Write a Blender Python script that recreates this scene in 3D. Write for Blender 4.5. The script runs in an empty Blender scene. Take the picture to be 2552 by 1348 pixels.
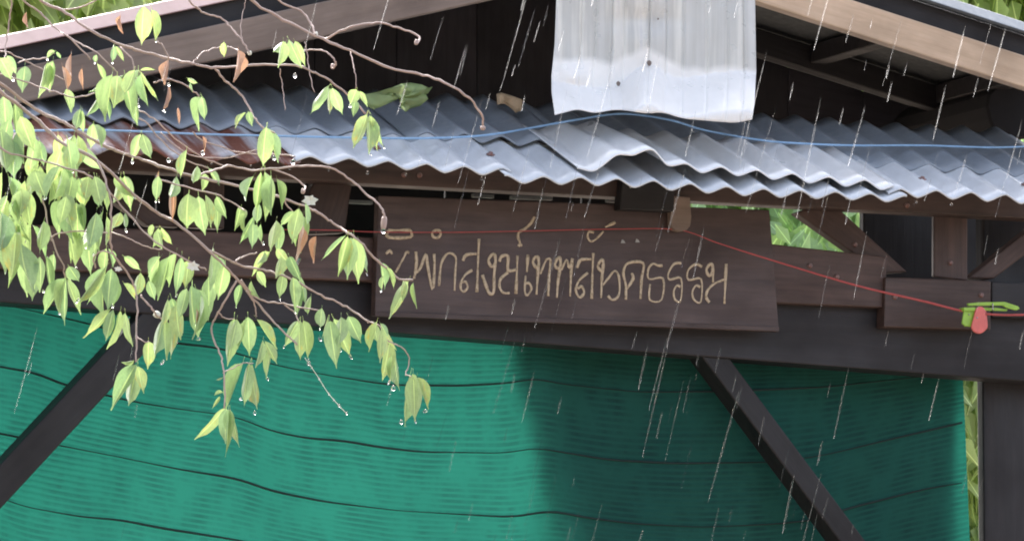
import bpy, bmesh, math, random
from mathutils import Vector, Matrix
random.seed(7)
R = math.radians
S = bpy.context.scene
COL = S.collection

# ------------------------------------------------------------------ camera
A_, E_ = R(24), R(6)                    # the view comes from the left and a little from below
DIST, PPM = 9.5, 1310.0                 # metres to the sign, photo pixels per metre there
TGT = Vector((0, 0, 2.45))
cd = Vector((math.sin(A_)*math.cos(E_), math.cos(A_)*math.cos(E_), math.sin(E_)))
cr = Vector((math.cos(A_), -math.sin(A_), 0))
cu = cr.cross(cd)
CAM = TGT - cd*DIST
FPX = DIST*PPM
cam = bpy.data.cameras.new('camera'); camo = bpy.data.objects.new('camera', cam); COL.objects.link(camo)
camo.matrix_world = Matrix.Translation(CAM) @ Matrix((cr, cu, -cd)).transposed().to_4x4()
cam.sensor_width = 36; cam.lens = 36*FPX/2552
cam.clip_start = 0.1; cam.clip_end = 500
S.camera = camo

# ------------------------------------------------------------------ world, sun, exposure
SUN_EL, SUN_AZ = R(42), R(8)          # soft light of a rainy day, azimuth from +Y clockwise
w = bpy.data.worlds.new('World'); S.world = w; w.use_nodes = True
nt = w.node_tree
sky = nt.nodes.new('ShaderNodeTexSky'); sky.sky_type = 'NISHITA'; sky.sun_disc = False
sky.sun_elevation = SUN_EL; sky.sun_rotation = SUN_AZ
sky.air_density = 0.7; sky.dust_density = 6.0; sky.ozone_density = 1.0
grey = nt.nodes.new('ShaderNodeHueSaturation'); grey.inputs['Saturation'].default_value = .55   # rain cloud greys the sky
nt.links.new(sky.outputs[0], grey.inputs['Color']); nt.links.new(grey.outputs[0], nt.nodes['Background'].inputs[0])
nt.nodes['Background'].inputs[1].default_value = 0.15
sl = bpy.data.lights.new('sun', 'SUN'); sl.energy = 0.7; sl.angle = R(22); sl.color = (1, .97, .92)
slo = bpy.data.objects.new('sun', sl); COL.objects.link(slo)
sdir = Vector((math.sin(SUN_AZ)*math.cos(SUN_EL), math.cos(SUN_AZ)*math.cos(SUN_EL), math.sin(SUN_EL)))
slo.rotation_euler = sdir.to_track_quat('Z', 'Y').to_euler()
S.view_settings.view_transform = 'Standard'; S.view_settings.look = 'None'
S.view_settings.exposure = 2.1; S.view_settings.gamma = 1

# ------------------------------------------------------------------ helpers
def ray(px, py):
    return (cd*FPX + cr*(px-1276) + cu*(674-py)).normalized()
def at(px, py, Y):                      # the point of the upright plane y = Y seen at a photo pixel
    d = ray(px, py); return CAM + d*((Y-CAM.y)/d.y)
def mpp(p): return (p-CAM).dot(cd)/FPX  # metres per photo pixel at a point
def tag(o, label=None, cat=None, group=None, kind=None):
    if label: o['label'] = label
    if cat: o['category'] = cat
    if group: o['group'] = group
    if kind: o['kind'] = kind
    return o
def empty(name, loc):
    o = bpy.data.objects.new(name, None); COL.objects.link(o); o.location = loc; o.empty_display_size = .1
    return o
def link(o, parent=None):
    COL.objects.link(o)
    if parent is not None:
        o.parent = parent
        o.matrix_parent_inverse = Matrix.Identity(4)
    return o
def world_of(o):
    m = o.matrix_basis.copy()
    while o.parent: o = o.parent; m = o.matrix_basis @ m
    return m
def place(name, me, mat, parent=None, M=None):   # a mesh object at a world matrix, under its parent
    if mat is not None and not me.materials: me.materials.append(mat)
    o = bpy.data.objects.new(name, me); link(o, parent)
    M = M or Matrix.Identity(4)
    o.matrix_basis = (world_of(parent).inverted() @ M) if parent else M
    return o
def mesh(name, V, F, smooth=False):
    me = bpy.data.meshes.new(name); me.from_pydata([tuple(v) for v in V], [], F); me.update()
    if smooth:
        for p in me.polygons: p.use_smooth = True
    return me
def wmesh(name, V, F, mat, parent=None, smooth=False):   # vertices given in the world; origin at their centre
    V = [Vector(v) for v in V]
    c = sum(V, Vector())/len(V)
    return place(name, mesh(name, [v-c for v in V], F, smooth), mat, parent, Matrix.Translation(c))
def bevel(o, wd=.003, seg=2):
    m = o.modifiers.new('bevel', 'BEVEL'); m.width = wd; m.segments = seg; m.limit_method = 'ANGLE'; m.angle_limit = R(40)
    return o
BOXF = [(0,1,2,3),(7,6,5,4),(0,4,5,1),(1,5,6,2),(2,6,7,3),(3,7,4,0)]
def plank(name, quad, thick, mat, parent, back=Vector((0,1,0)), bev=.003):
    """a board: four world points of its front face (counted round) and its thickness; local X runs along it"""
    q = [Vector(p) for p in quad]
    c = sum(q, Vector())/4 + back*(thick/2)
    e1 = ((q[1]-q[0]) + (q[2]-q[3])); e2 = ((q[2]-q[1]) + (q[3]-q[0]))
    X = e1 if e1.length > e2.length else e2
    X.normalize(); Yv = (back - X*back.dot(X)).normalized(); Z = X.cross(Yv)
    M = Matrix((X, Yv, Z)).transposed().to_4x4(); M.translation = c
    Mi = M.inverted()
    V = [Mi @ p for p in q] + [Mi @ (p + back*thick) for p in q]
    n = (V[1]-V[0]).cross(V[2]-V[0])
    F = BOXF if n.y < 0 else [tuple(reversed(f)) for f in BOXF]
    o = place(name, mesh(name, V, F), mat, parent, M)
    if bev: bevel(o, bev)
    return o
def pplank(name, pq, Y, thick, mat, parent, bev=.003):
    return plank(name, [at(x, y, Y) for x, y in pq], thick, mat, parent, bev=bev)
def catmull(P, n=5):
    P = [Vector(p) for p in P]
    if len(P) < 3: return [P[0].lerp(P[-1], i/n) for i in range(n+1)]
    out = []
    for i in range(len(P)-1):
        p0 = P[max(i-1, 0)]; p1 = P[i]; p2 = P[i+1]; p3 = P[min(i+2, len(P)-1)]
        for k in range(n):
            t = k/n
            out.append(.5*((2*p1) + (p2-p0)*t + (2*p0-5*p1+4*p2-p3)*t*t + (3*p1-p0-3*p2+p3)*t**3))
    out.append(P[-1]); return out
def tube_vf(P, rad, k=6, V=None, F=None):
    V = [] if V is None else V; F = [] if F is None else F
    P = [Vector(p) for p in P]; b = len(V); n = len(P)
    up = None
    for i, p in enumerate(P):
        t = (P[min(i+1, n-1)] - P[max(i-1, 0)])
        t = t.normalized() if t.length > 1e-9 else Vector((0,0,1))
        if up is None: up = t.orthogonal().normalized()
        up = (up - t*up.dot(t)); up = up.normalized() if up.length > 1e-6 else t.orthogonal().normalized()
        s = t.cross(up); r = rad(i/(max(n-1, 1))) if callable(rad) else rad
        for j in range(k):
            a = 2*math.pi*j/k
            V.append(p + up*(math.cos(a)*r) + s*(math.sin(a)*r))
    for i in range(n-1):
        for j in range(k):
            F.append((b+i*k+j, b+i*k+(j+1)%k, b+(i+1)*k+(j+1)%k, b+(i+1)*k+j))
    F.append(tuple(b+j for j in reversed(range(k)))); F.append(tuple(b+(n-1)*k+j for j in range(k)))
    return V, F
def tube(name, P, rad, mat, parent=None, k=6, smooth=True):
    V, F = tube_vf(P, rad, k); return wmesh(name, V, F, mat, parent, smooth)
def interp(pts, x):
    if x <= pts[0][0]:
        (x0,y0),(x1,y1) = pts[0], pts[1]
    elif x >= pts[-1][0]:
        (x0,y0),(x1,y1) = pts[-2], pts[-1]
    else:
        for i in range(len(pts)-1):
            if pts[i][0] <= x <= pts[i+1][0]: (x0,y0),(x1,y1) = pts[i], pts[i+1]; break
    return y0 + (y1-y0)*(x-x0)/(x1-x0)
def sinterp(pts, x, h=30):               # the same, with its corners smoothed
    return sum(interp(pts, x+d*h/2) for d in (-2,-1,0,1,2))/5

# ------------------------------------------------------------------ materials
class N:
    def __init__(s, name):
        s.m = bpy.data.materials.new(name); s.m.use_nodes = True
        s.t = s.m.node_tree; s.b = s.t.nodes['Principled BSDF']; s.out = s.t.nodes['Material Output']
    def n(s, typ, **kw):
        o = s.t.nodes.new('ShaderNode'+typ)
        for k, v in kw.items():
            if hasattr(o, k): setattr(o, k, v)
            else: o.inputs[k.replace('_', ' ')].default_value = v
        return o
    def l(s, a, b): s.t.links.new(a, b)
    def coord(s, which='Object', scale=(1,1,1)):
        c = s.n('TexCoord'); mp = s.n('Mapping'); mp.inputs['Scale'].default_value = scale
        s.l(c.outputs[which], mp.inputs['Vector']); return mp.outputs[0]
    def noise(s, vec, scale, detail=4, rough=.55):
        x = s.n('TexNoise', Scale=scale, Detail=detail, Roughness=rough); s.l(vec, x.inputs['Vector']); return x.outputs['Fac']
    def ramp(s, fac, stops):
        r = s.n('ValToRGB'); e = r.color_ramp.elements
        while len(e) < len(stops): e.new(.5)
        for i, (p, c) in enumerate(stops):
            e[i].position = p; e[i].color = (c[0], c[1], c[2], 1) if not isinstance(c, (int, float)) else (c, c, c, 1)
        s.l(fac, r.inputs[0]); return r.outputs[0]
    def mix(s, fac, a, b, typ='MIX'):
        m = s.n('Mix', data_type='RGBA', blend_type=typ)
        for sock, v in ((m.inputs[0], fac), (m.inputs[6], a), (m.inputs[7], b)):
            if isinstance(v, (int, float)): sock.default_value = v
            elif isinstance(v, tuple): sock.default_value = (*v, 1)
            else: s.l(v, sock)
        return m.outputs[2]
    def rand(s): return s.n('ObjectInfo').outputs['Random']
    def bump(s, h, strength=.3, dist=.002):
        b = s.n('Bump', Strength=strength, Distance=dist); s.l(h, b.inputs['Height']); s.l(b.outputs[0], s.b.inputs['Normal'])
    def set(s, **kw):
        for k, v in kw.items():
            sock = s.b.inputs[k.replace('_', ' ')]
            if isinstance(v, (int, float)): sock.default_value = v
            elif isinstance(v, tuple): sock.default_value = (*v, 1)
            else: s.l(v, sock)
        return s.m

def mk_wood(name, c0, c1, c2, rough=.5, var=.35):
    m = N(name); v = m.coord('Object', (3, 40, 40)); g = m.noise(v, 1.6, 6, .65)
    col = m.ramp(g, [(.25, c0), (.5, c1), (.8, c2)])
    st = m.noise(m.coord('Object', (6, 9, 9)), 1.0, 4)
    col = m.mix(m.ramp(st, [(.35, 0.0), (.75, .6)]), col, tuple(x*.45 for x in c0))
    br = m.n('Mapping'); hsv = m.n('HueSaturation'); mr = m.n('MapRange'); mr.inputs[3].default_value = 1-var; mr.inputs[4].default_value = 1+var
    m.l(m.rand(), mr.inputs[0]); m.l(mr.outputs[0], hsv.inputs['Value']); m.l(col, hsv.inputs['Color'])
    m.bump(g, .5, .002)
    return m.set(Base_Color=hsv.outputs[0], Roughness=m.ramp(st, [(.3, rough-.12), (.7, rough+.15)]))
WOOD = mk_wood('wet_dark_wood', (.032,.018,.016), (.066,.038,.032), (.112,.068,.057))
WOOD_BLACK = mk_wood('shaded_wood', (.006,.0055,.0075), (.012,.0105,.0135), (.023,.019,.023), .55)  # near-black tone carries the shade on beams, interior and roof gap
WOOD_GABLE = mk_wood('attic_wood', (.022,.020,.027), (.036,.032,.042), (.055,.048,.060), .6, .3)  # paler bluish tone stands in for rain haze before the dark attic
WOOD_SIGN = mk_wood('sign_wood', (.040,.024,.023), (.067,.042,.038), (.10,.066,.057), .48, .08)
WOOD_TAN = mk_wood('tan_wood', (.50,.36,.24), (.64,.47,.33), (.72,.55,.40), .55, .05)
WOOD_GREY = mk_wood('grey_brown_wood', (.18,.13,.105), (.24,.18,.145), (.30,.23,.19), .55, .05)
SLIT_FLECK = mk_wood('light_slit_fleck', (.3,.3,.3), (.42,.42,.42), (.5,.5,.5), .6, .1)  # pale tone for the painted daylight slits and the sign's flecks

def mk_metal(name, base, metal, rough, rust=0.0, stain=.35):
    m = N(name); v = m.coord('Object', (1,1,1))
    n1 = m.noise(v, 9, 6, .6); n2 = m.noise(m.coord('Object', (30, 4, 4)), 1.3, 5)
    col = m.mix(m.ramp(n1, [(.35, 0.0), (.75, stain)]), base, tuple(x*.55 for x in base))
    col = m.mix(m.ramp(n2, [(.45, 0.0), (.8, stain*.8)]), col, (base[0]*.7, base[1]*.68, base[2]*.62))
    met = metal
    if rust:
        r = m.ramp(m.noise(m.coord('Object', (16, 1.6, 1.6)), 1.4, 5), [(.52-rust*.2, 0.0), (.62-rust*.15, 1.0)])
        col = m.mix(r, col, (.16,.055,.035))
    sp = m.n('TexVoronoi', Scale=90.0); m.l(v, sp.inputs['Vector'])
    m.bump(m.noise(v, 30, 3), .12, .002)
    rr = m.n('MapRange'); rr.inputs[3].default_value = rough-.1; rr.inputs[4].default_value = rough+.15
    m.l(sp.outputs['Color'], rr.inputs[0])
    return m.set(Base_Color=col, Metallic=met, Roughness=rr.outputs[0])
ZINC = mk_metal('galvanised_zinc', (.66,.70,.75), .2, .40, stain=.5)
ZINC_SHADE = mk_metal('shaded_zinc', (.27,.305,.35), .15, .5, stain=.6)  # darker zinc for the upper row; the roof's shade is in the colour
ZINC_GLARE = mk_metal('glare_zinc', (.86,.88,.90), .25, .36, stain=.3)  # whiter zinc for the lifted patch; its glare is in the colour
ZINC_RUST = mk_metal('rusting_zinc', (.40,.42,.46), .3, .5, rust=.6)
ZINC_WHITE = mk_metal('pale_sheen_zinc', (.90,.90,.89), .15, .34, stain=.3)
def paint_sheen(mat):                    # paints the reflection at the sheet's foot: streaked grey above, bright zinc below
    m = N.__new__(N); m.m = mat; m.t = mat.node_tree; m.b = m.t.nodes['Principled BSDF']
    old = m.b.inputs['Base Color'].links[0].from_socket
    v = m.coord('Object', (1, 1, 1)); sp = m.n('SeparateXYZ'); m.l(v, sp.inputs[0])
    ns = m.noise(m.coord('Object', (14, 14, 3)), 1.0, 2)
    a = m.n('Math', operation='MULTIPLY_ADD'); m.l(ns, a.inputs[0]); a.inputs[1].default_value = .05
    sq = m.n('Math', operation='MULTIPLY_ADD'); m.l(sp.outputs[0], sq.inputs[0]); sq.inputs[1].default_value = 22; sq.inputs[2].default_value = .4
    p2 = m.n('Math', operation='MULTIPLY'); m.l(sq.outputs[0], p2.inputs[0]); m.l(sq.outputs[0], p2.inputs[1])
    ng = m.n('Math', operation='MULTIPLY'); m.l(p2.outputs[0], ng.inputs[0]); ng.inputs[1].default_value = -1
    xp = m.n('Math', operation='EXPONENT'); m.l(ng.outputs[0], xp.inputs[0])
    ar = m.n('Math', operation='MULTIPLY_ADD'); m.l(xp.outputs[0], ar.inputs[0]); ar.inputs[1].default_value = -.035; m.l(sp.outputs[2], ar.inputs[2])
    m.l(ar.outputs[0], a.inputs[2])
    f = m.n('MapRange'); m.l(a.outputs[0], f.inputs[0]); f.inputs[1].default_value = SHEEN_Z; f.inputs[2].default_value = SHEEN_Z+.014
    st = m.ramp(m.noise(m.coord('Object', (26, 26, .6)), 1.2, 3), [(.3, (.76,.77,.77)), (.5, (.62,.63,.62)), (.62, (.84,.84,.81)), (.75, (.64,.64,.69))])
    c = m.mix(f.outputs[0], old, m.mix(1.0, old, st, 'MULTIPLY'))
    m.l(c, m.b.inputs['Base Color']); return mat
SHEEN_Z = -.095  # height where the painted bright foot gives way to grey
FLASH_PINK = mk_metal('faded_pink_paint', (.50,.345,.325), .0, .45)
FLASH_GREY = mk_metal('grey_flashing', (.22,.25,.28), .1, .45)
ROOF_UNDER = mk_metal('dull_roof_sheet', (.06,.066,.072), .0, .75)

def flat(name, c, rough=.5, metal=0.0, var=None, **kw):
    m = N(name); v = m.coord('Object'); n = m.noise(v, 60, 4)
    col = m.mix(m.ramp(n, [(.35, 0.0), (.8, .5)]), c, tuple(x*.6 for x in c))
    return m.set(Base_Color=col, Roughness=rough, Metallic=metal, **kw)
def mk_paint():
    m = N('worn_cream_paint'); n = m.noise(m.coord('Object'), 130, 5, .7)
    return m.set(Base_Color=m.ramp(n, [(.34, (.20,.15,.105)), (.46, (.48,.39,.275)), (.7, (.64,.53,.39))]), Roughness=.65)
PAINT = mk_paint()
NEAR_BLACK = flat('near_black', (.009,.009,.012), .9)  # flat near-black tone of the rounded form at the right
ROPE_BLUE = flat('blue_cord', (.28,.47,.70), .5)
ROPE_RED = flat('red_cord', (.42,.07,.07), .5)
PLASTIC_RED = flat('red_plastic', (.70,.16,.14), .35)
PLASTIC_GREEN = flat('green_plastic', (.32,.55,.07), .3)
STEEL = flat('spring_steel', (.5,.5,.5), .3, 1.0)
BARK = flat('young_bark', (.46,.34,.30), .5)
BARK_GREY = flat('grey_bark', (.20,.16,.14), .7)
SOIL = flat('soil', (.20,.16,.12), .9)
BUD = flat('white_bud', (.8,.8,.7), .4)
SCRAP = flat('straw_scrap', (.55,.4,.25), .7)

def mk_leaf(name, c_lo, c_hi, tr, blot=None):
    m = N(name)
    uv = m.n('UVMap').outputs[0]; sep = m.n('SeparateXYZ'); m.l(uv, sep.inputs[0])
    rnd = m.rand()
    col = m.mix(rnd, c_lo, c_hi)
    n = m.noise(m.coord('Object', (9, 9, 6)), 1.2, 4)
    col = m.mix(m.ramp(n, [(.4, 0.0), (.75, .55)]), col, tuple(x*.6 for x in c_lo))
    if blot:
        b = m.noise(m.coord('Object', (4, 4, 3)), 1.0, 2)
        add = m.n('Math', operation='ADD'); m.l(b, add.inputs[0])
        r2 = m.n('Math', operation='MULTIPLY'); m.l(rnd, r2.inputs[0]); r2.inputs[1].default_value = .3
        m.l(r2.outputs[0], add.inputs[1])
        col = m.mix(m.ramp(add.outputs[0], [(.80, 0.0), (.95, .7)]), col, blot)
    ab = m.n('Math', operation='ABSOLUTE'); m.l(sep.outputs[0], ab.inputs[0])
    vein = m.ramp(ab.outputs[0], [(.02, 1.0), (.10, 0.0)])
    col = m.mix(vein, col, tuple(min(1, x*1.5) for x in c_hi))
    wv = m.n('TexWave', Scale=6.0, Distortion=1.2); wv.bands_direction = 'Y'; m.l(uv, wv.inputs['Vector'])
    m.bump(wv.outputs['Fac'], .25, .002)
    m.set(Base_Color=col, Roughness=.34, Coat_Weight=.25, Coat_Roughness=.15)
    t = m.n('BsdfTranslucent'); m.l(m.mix(1.0, col, tr, 'MULTIPLY'), t.inputs[0])
    mx = m.n('MixShader'); mx.inputs[0].default_value = .45
    m.l(m.b.outputs[0], mx.inputs[1]); m.l(t.outputs[0], mx.inputs[2]); m.l(mx.outputs[0], m.out.inputs[0])
    return m.m
LEAF = mk_leaf('young_leaf', (.30,.44,.25), (.43,.53,.25), (1.08,1.15,.82), (.62,.42,.08))
LEAF_DRY = mk_leaf('dry_leaf', (.42,.27,.19), (.56,.40,.31), (1,.8,.6))
FOLIAGE = mk_leaf('far_foliage', (.32,.48,.24), (.48,.62,.34), (1.1,1.2,.6))
FOLIAGE_PALE = mk_leaf('far_foliage_pale', (.40,.52,.22), (.58,.64,.34), (1.1,1.2,.7))

def mk_water():
    m = N('water'); return m.set(Base_Color=(1,1,1), Roughness=.02, IOR=1.33, Transmission_Weight=1.0)
WATER = mk_water()
def mk_rain():
    m = N('rain_water'); m.set(Base_Color=(1,1,1), Roughness=.4, IOR=1.33, Transmission_Weight=1.0)
    t = m.n('BsdfTransparent'); x = m.n('MixShader'); x.inputs[0].default_value = .08
    m.l(t.outputs[0], x.inputs[1]); m.l(m.b.outputs[0], x.inputs[2]); m.l(x.outputs[0], m.out.inputs[0]); return m.m
RAIN = mk_rain()

def mk_net():
    m = N('green_shade_net')
    uv = m.n('UVMap').outputs[0]; sep = m.n('SeparateXYZ'); m.l(uv, sep.inputs[0])
    mul = m.n('Math', operation='MULTIPLY'); m.l(sep.outputs[1], mul.inputs[0]); mul.inputs[1].default_value = 2*math.pi
    sn = m.n('Math', operation='SINE'); m.l(mul.outputs[0], sn.inputs[0])
    rib = m.ramp(sn.outputs[0], [(.0, 1.0), (.55, 0.0)])
    mp = m.n('Mapping'); mp.inputs['Scale'].default_value = (5, .12, 1); m.l(uv, mp.inputs['Vector'])
    patch = m.ramp(m.noise(mp.outputs[0], 1.5, 4), [(.38, .0), (.68, .8)])
    rb = m.n('Math', operation='MULTIPLY'); m.l(rib, rb.inputs[0]); m.l(patch, rb.inputs[1])
    blot = m.noise(m.coord('Object'), 3.5, 4)
    dcol = m.mix(m.ramp(blot, [(.35, 0.0), (.7, .5)]), (.020,.086,.070), (.014,.064,.053))
    tcol = m.mix(m.ramp(blot, [(.3, 0.0), (.75, .35)]), (.0045,.054,.039), (.0036,.041,.030))
    dcol = m.mix(rb.outputs[0], dcol, (.014,.044,.042))
    tcol = m.mix(rb.outputs[0], tcol, (.0035,.030,.023))
    d = m.n('BsdfDiffuse'); t = m.n('BsdfTranslucent'); a = m.n('AddShader')
    m.l(dcol, d.inputs[0]); m.l(tcol, t.inputs[0])
    m.l(d.outputs[0], a.inputs[0]); m.l(t.outputs[0], a.inputs[1]); m.l(a.outputs[0], m.out.inputs[0])
    return m.m
NET = mk_net()
NET_SEAM = flat('net_seam', (.007,.028,.026), .8)

# ------------------------------------------------------------------ ground
gm = mesh('ground', [(-150,-150,0),(150,-150,0),(150,150,0),(-150,150,0)], [(0,1,2,3)])
tag(place('ground', gm, SOIL), kind='structure')

# ------------------------------------------------------------------ pavilion
PAV = empty('wooden_pavilion', (0, .8, 0))
tag(PAV, 'dark wooden pavilion with gable roof and corrugated metal canopy in the rain', 'pavilion')

# canopy plane
SL = R(23.5); YE = -.25
ZE = at(1276, 428, YE).z
cs, sn_ = math.cos(SL), math.sin(SL)
CN = Vector((0, -sn_, cs))
def can(x, l, h=0): return Vector((x, YE + l*cs, ZE + l*sn_)) + CN*h
def can_hit(px, py, h=0):
    d = ray(px, py); p0 = can(0, 0, h); t = (p0-CAM).dot(CN)/d.dot(CN); return CAM + d*t
PITCH, AMP = .076, .0076
PH = can_hit(938, 388).x
def ex(px): return can_hit(px, interp([(700,388),(2552,487)], px)).x
def corrugated(name, x0, x1, l0, l1, mat, h=0, lift=None, skew=0, ny=8, jag=0):
    n = max(8, int((x1-x0)/PITCH*12)); V = []; F = []
    rn = random.Random(hash(name) % 1000 + int(x0*1000))
    ph = rn.random()*6
    ny += 1
    for j in range(ny+1):
        v = max(0, j-1)/(ny-1)
        for i in range(n+1):
            x = x0 + (x1-x0)*i/n
            l = l0 + (l1-l0)*v - (.0015 if j == 0 else 0) + jag*(1-v)*math.sin(x*9+ph)
            hh = h + AMP*(.5*math.cos(2*math.pi*(x-PH)/PITCH) + .32*math.asin(math.cos(2*math.pi*(x-PH)/PITCH)))*(1+.08*math.sin(x*5+ph)) + .0015*math.sin(x*13+v*4+ph)
            if lift: hh += lift(x, v)
            if j == 0: hh -= .0038
            V.append(can(x + skew*v, l, hh))
    for j in range(ny):
        for i in range(n):
            a = j*(n+1)+i; F.append((a, a+1, a+n+2, a+n+1))
    o = wmesh(name, V, F, mat, PAV, True)
    s = o.modifiers.new('solid', 'SOLIDIFY'); s.thickness = .0018; s.offset = -1
    return o
LAP = .182
corrugated('corrugated_sheet', ex(-160), ex(742), .0, LAP+.06, ZINC_RUST, -.002, jag=.004)
corrugated('corrugated_sheet', ex(728), ex(1262), .0, LAP+.06, ZINC, .003, jag=.003)
corrugated('corrugated_sheet', ex(1232), ex(2230), -.022, LAP+.06, ZINC, -.003, jag=.004)
corrugated('corrugated_sheet', ex(2196), ex(2760), .0, LAP+.06, ZINC, .004, jag=.003)
xa, xb = ex(1425), ex(2210)
def lift_patch(x, v):
    u = (x-xa)/(xb-xa)
    g = math.exp(-((u-.19)/.09)**2)*.030 + .016*max(0, 1-u)**.5*min(1, u*8) + .004
    return g*(1-.55*v)
corrugated('corrugated_sheet', xa, xb, .012, LAP+.10, ZINC_GLARE, .006, lift=lift_patch, jag=.006)
corrugated('corrugated_sheet', ex(-160), ex(1120), LAP, .48, ZINC_SHADE, .0065, jag=.006)
corrugated('corrugated_sheet', ex(1095), ex(1500), LAP+.006, .48, ZINC_SHADE, .0085, jag=.005)
corrugated('corrugated_sheet', ex(1610), ex(2780), LAP-.005, .48, ZINC_SHADE, .0075, jag=.006)
corrugated('corrugated_sheet', ex(1470), ex(1640), LAP+.05, .48, ZINC_SHADE, .0055)

# roofing nails with washers
def nail(px, py, h):
    p = can_hit(px, py, h); V = []; F = []
    for j, (r, z) in enumerate(((.0085,0),(.0085,.0012),(.0045,.002),(.0040,.005),(.0015,.006))):
        for i in range(10): V.append(p + Vector((r*math.cos(i*math.pi/5), 0, 0)) + Vector((0,cs,sn_))*(r*math.sin(i*math.pi/5)) + CN*z)
    for j in range(4):
        for i in range(10): F.append((j*10+i, j*10+(i+1)%10, (j+1)*10+(i+1)%10, (j+1)*10+i))
    F.append(tuple(40+i for i in range(10)))
    wmesh('roofing_nail', V, F, ZINC_RUST, PAV, True)
for k_ in range(-3, 22, 3):
    x = PH + PITCH*k_
    p = can(x, .06, AMP+.006); q = p-CAM
    nail(1276+FPX*q.dot(cr)/q.dot(cd), 674-FPX*q.dot(cu)/q.dot(cd), AMP+.004)

# truss under the canopy
def line(p, q): return lambda x: p[1] + (q[1]-p[1])*(x-p[0])/(q[0]-p[0])
tr_b = line((870,455), (2552,545))
Y0 = 0.0
pplank('top_rail', [(-220, tr_b(-220)-95), (2780, tr_b(2780)-95), (2780, tr_b(2780)), (-220, tr_b(-220))], -.03, .05, WOOD, PAV)
# tie beam over the net
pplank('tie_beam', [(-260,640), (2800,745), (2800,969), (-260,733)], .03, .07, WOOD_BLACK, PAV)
# lower rails
pplank('lower_rail', [(1880,603), (2212,640), (2207,767), (1880,753)], .004, .024, WOOD, PAV)
pplank('lower_rail', [(2207,690), (2470,700), (2470,822), (2203,815)], -.006, .034, WOOD, PAV)
pplank('lower_rail', [(2472,702), (2800,712), (2800,800), (2472,790)], .004, .024, WOOD_BLACK, PAV)
pplank('lower_rail', [(-240,548), (945,592), (945,702), (-240,660)], .004, .024, WOOD, PAV)
# posts and diagonals of the truss
pplank('truss_post', [(2328,500), (2412,503), (2412,700), (2328,690)], .016, .012, WOOD, PAV)
pplank('truss_diagonal', [(1985,530), (2070,500), (2262,677), (2200,682)], .02, .03, WOOD, PAV)
pplank('truss_diagonal', [(2640,510), (2640,570), (2478,694), (2412,694)], .02, .03, WOOD, PAV)
pplank('truss_diagonal', [(790,440), (880,445), (860,580), (720,585)], .02, .03, WOOD, PAV)
pplank('truss_post', [(470,415), (560,420), (560,570), (470,566)], .012, .03, WOOD, PAV)
pplank('truss_diagonal', [(140,400), (220,404), (450,566), (370,562)], .02, .03, WOOD, PAV)
pplank('truss_post', [(1552,432), (1684,438), (1680,528), (1545,522)], -.052, .03, WOOD_BLACK, PAV)
# inner boarding behind the truss, with a gap where the garden shows
YI = .34
def ipl(x0, x1, y0, y1, dy=.03):
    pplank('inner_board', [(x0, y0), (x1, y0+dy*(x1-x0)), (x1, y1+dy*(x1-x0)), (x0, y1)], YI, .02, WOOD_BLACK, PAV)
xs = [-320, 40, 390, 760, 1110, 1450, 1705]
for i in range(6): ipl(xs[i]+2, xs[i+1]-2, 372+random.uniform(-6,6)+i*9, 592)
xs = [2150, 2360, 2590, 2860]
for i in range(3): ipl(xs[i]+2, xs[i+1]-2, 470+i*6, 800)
# pale strips standing in for slits of daylight above the sign
for x0, x1, y in ((1180,1232,482), (1275,1378,487), (1514,1546,494), (858,930,497)):
    pplank('light_slit', [(x0,y), (x1,y+3), (x1,y+12), (x0,y+9)], .30, .012, SLIT_FLECK, PAV, bev=.001)
# wooden tongue hanging over the sign
V = []; F = []
prof = [(1676,488), (1720,492), (1724,540), (1721,563), (1712,573), (1697,577), (1683,574), (1673,564), (1672,538)]
k = len(prof)
V = [at(x, y, -.045) for x, y in prof] + [at(x, y, -.045)+Vector((0,.018,0)) for x, y in prof]
F = [tuple(reversed(range(k))), tuple(range(k, 2*k))] + [(i, (i+1) % k, k+(i+1) % k, k+i) for i in range(k)]
bevel(wmesh('wooden_tongue', V, F, WOOD_GREY, PAV), .002)

# bolt heads at the joints
for x, y, Y_ in ((1006,436,-.03), (1045,437,-.03), (2018,662,.004), (2085,690,.004), (2368,655,.016), (2230,740,-.006), (2445,735,-.006), (2130,610,.02), (1300,452,-.03), (2260,512,-.03)):
    c = at(x, y, Y_); V = []; F = []
    for r_, yo in ((.0055, .001), (.0055, -.002), (.0035, -.0045)):
        V += [c + Vector((r_*math.cos(i*math.pi/4), yo, r_*math.sin(i*math.pi/4))) for i in range(8)]
    for j in range(2):
        for i in range(8): F.append((j*8+i, (j+1)*8+i, (j+1)*8+(i+1) % 8, j*8+(i+1) % 8))
    F.append(tuple(16+i for i in range(8)))
    wmesh('bolt_head', V, F, ZINC_RUST, PAV)

# braces and posts
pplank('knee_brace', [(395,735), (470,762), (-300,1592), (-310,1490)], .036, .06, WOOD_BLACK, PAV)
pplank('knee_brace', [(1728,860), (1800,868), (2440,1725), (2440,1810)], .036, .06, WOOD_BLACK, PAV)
def post(px0, px1, Y, thick, ztop):
    a = at(px0, 1100, Y+thick); b = at(px1, 1100, Y+thick)
    q = [Vector((a.x, Y, ztop)), Vector((b.x, Y, ztop)), Vector((b.x, Y, -.05)), Vector((a.x, Y, -.05))]
    plank('post', q, thick, WOOD_BLACK, PAV, bev=.006)
zt = at(1276, 400, 0).z
post(2434, 2620, .11, .03, zt); post(-420, -280, .11, .09, zt - .02)
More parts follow.
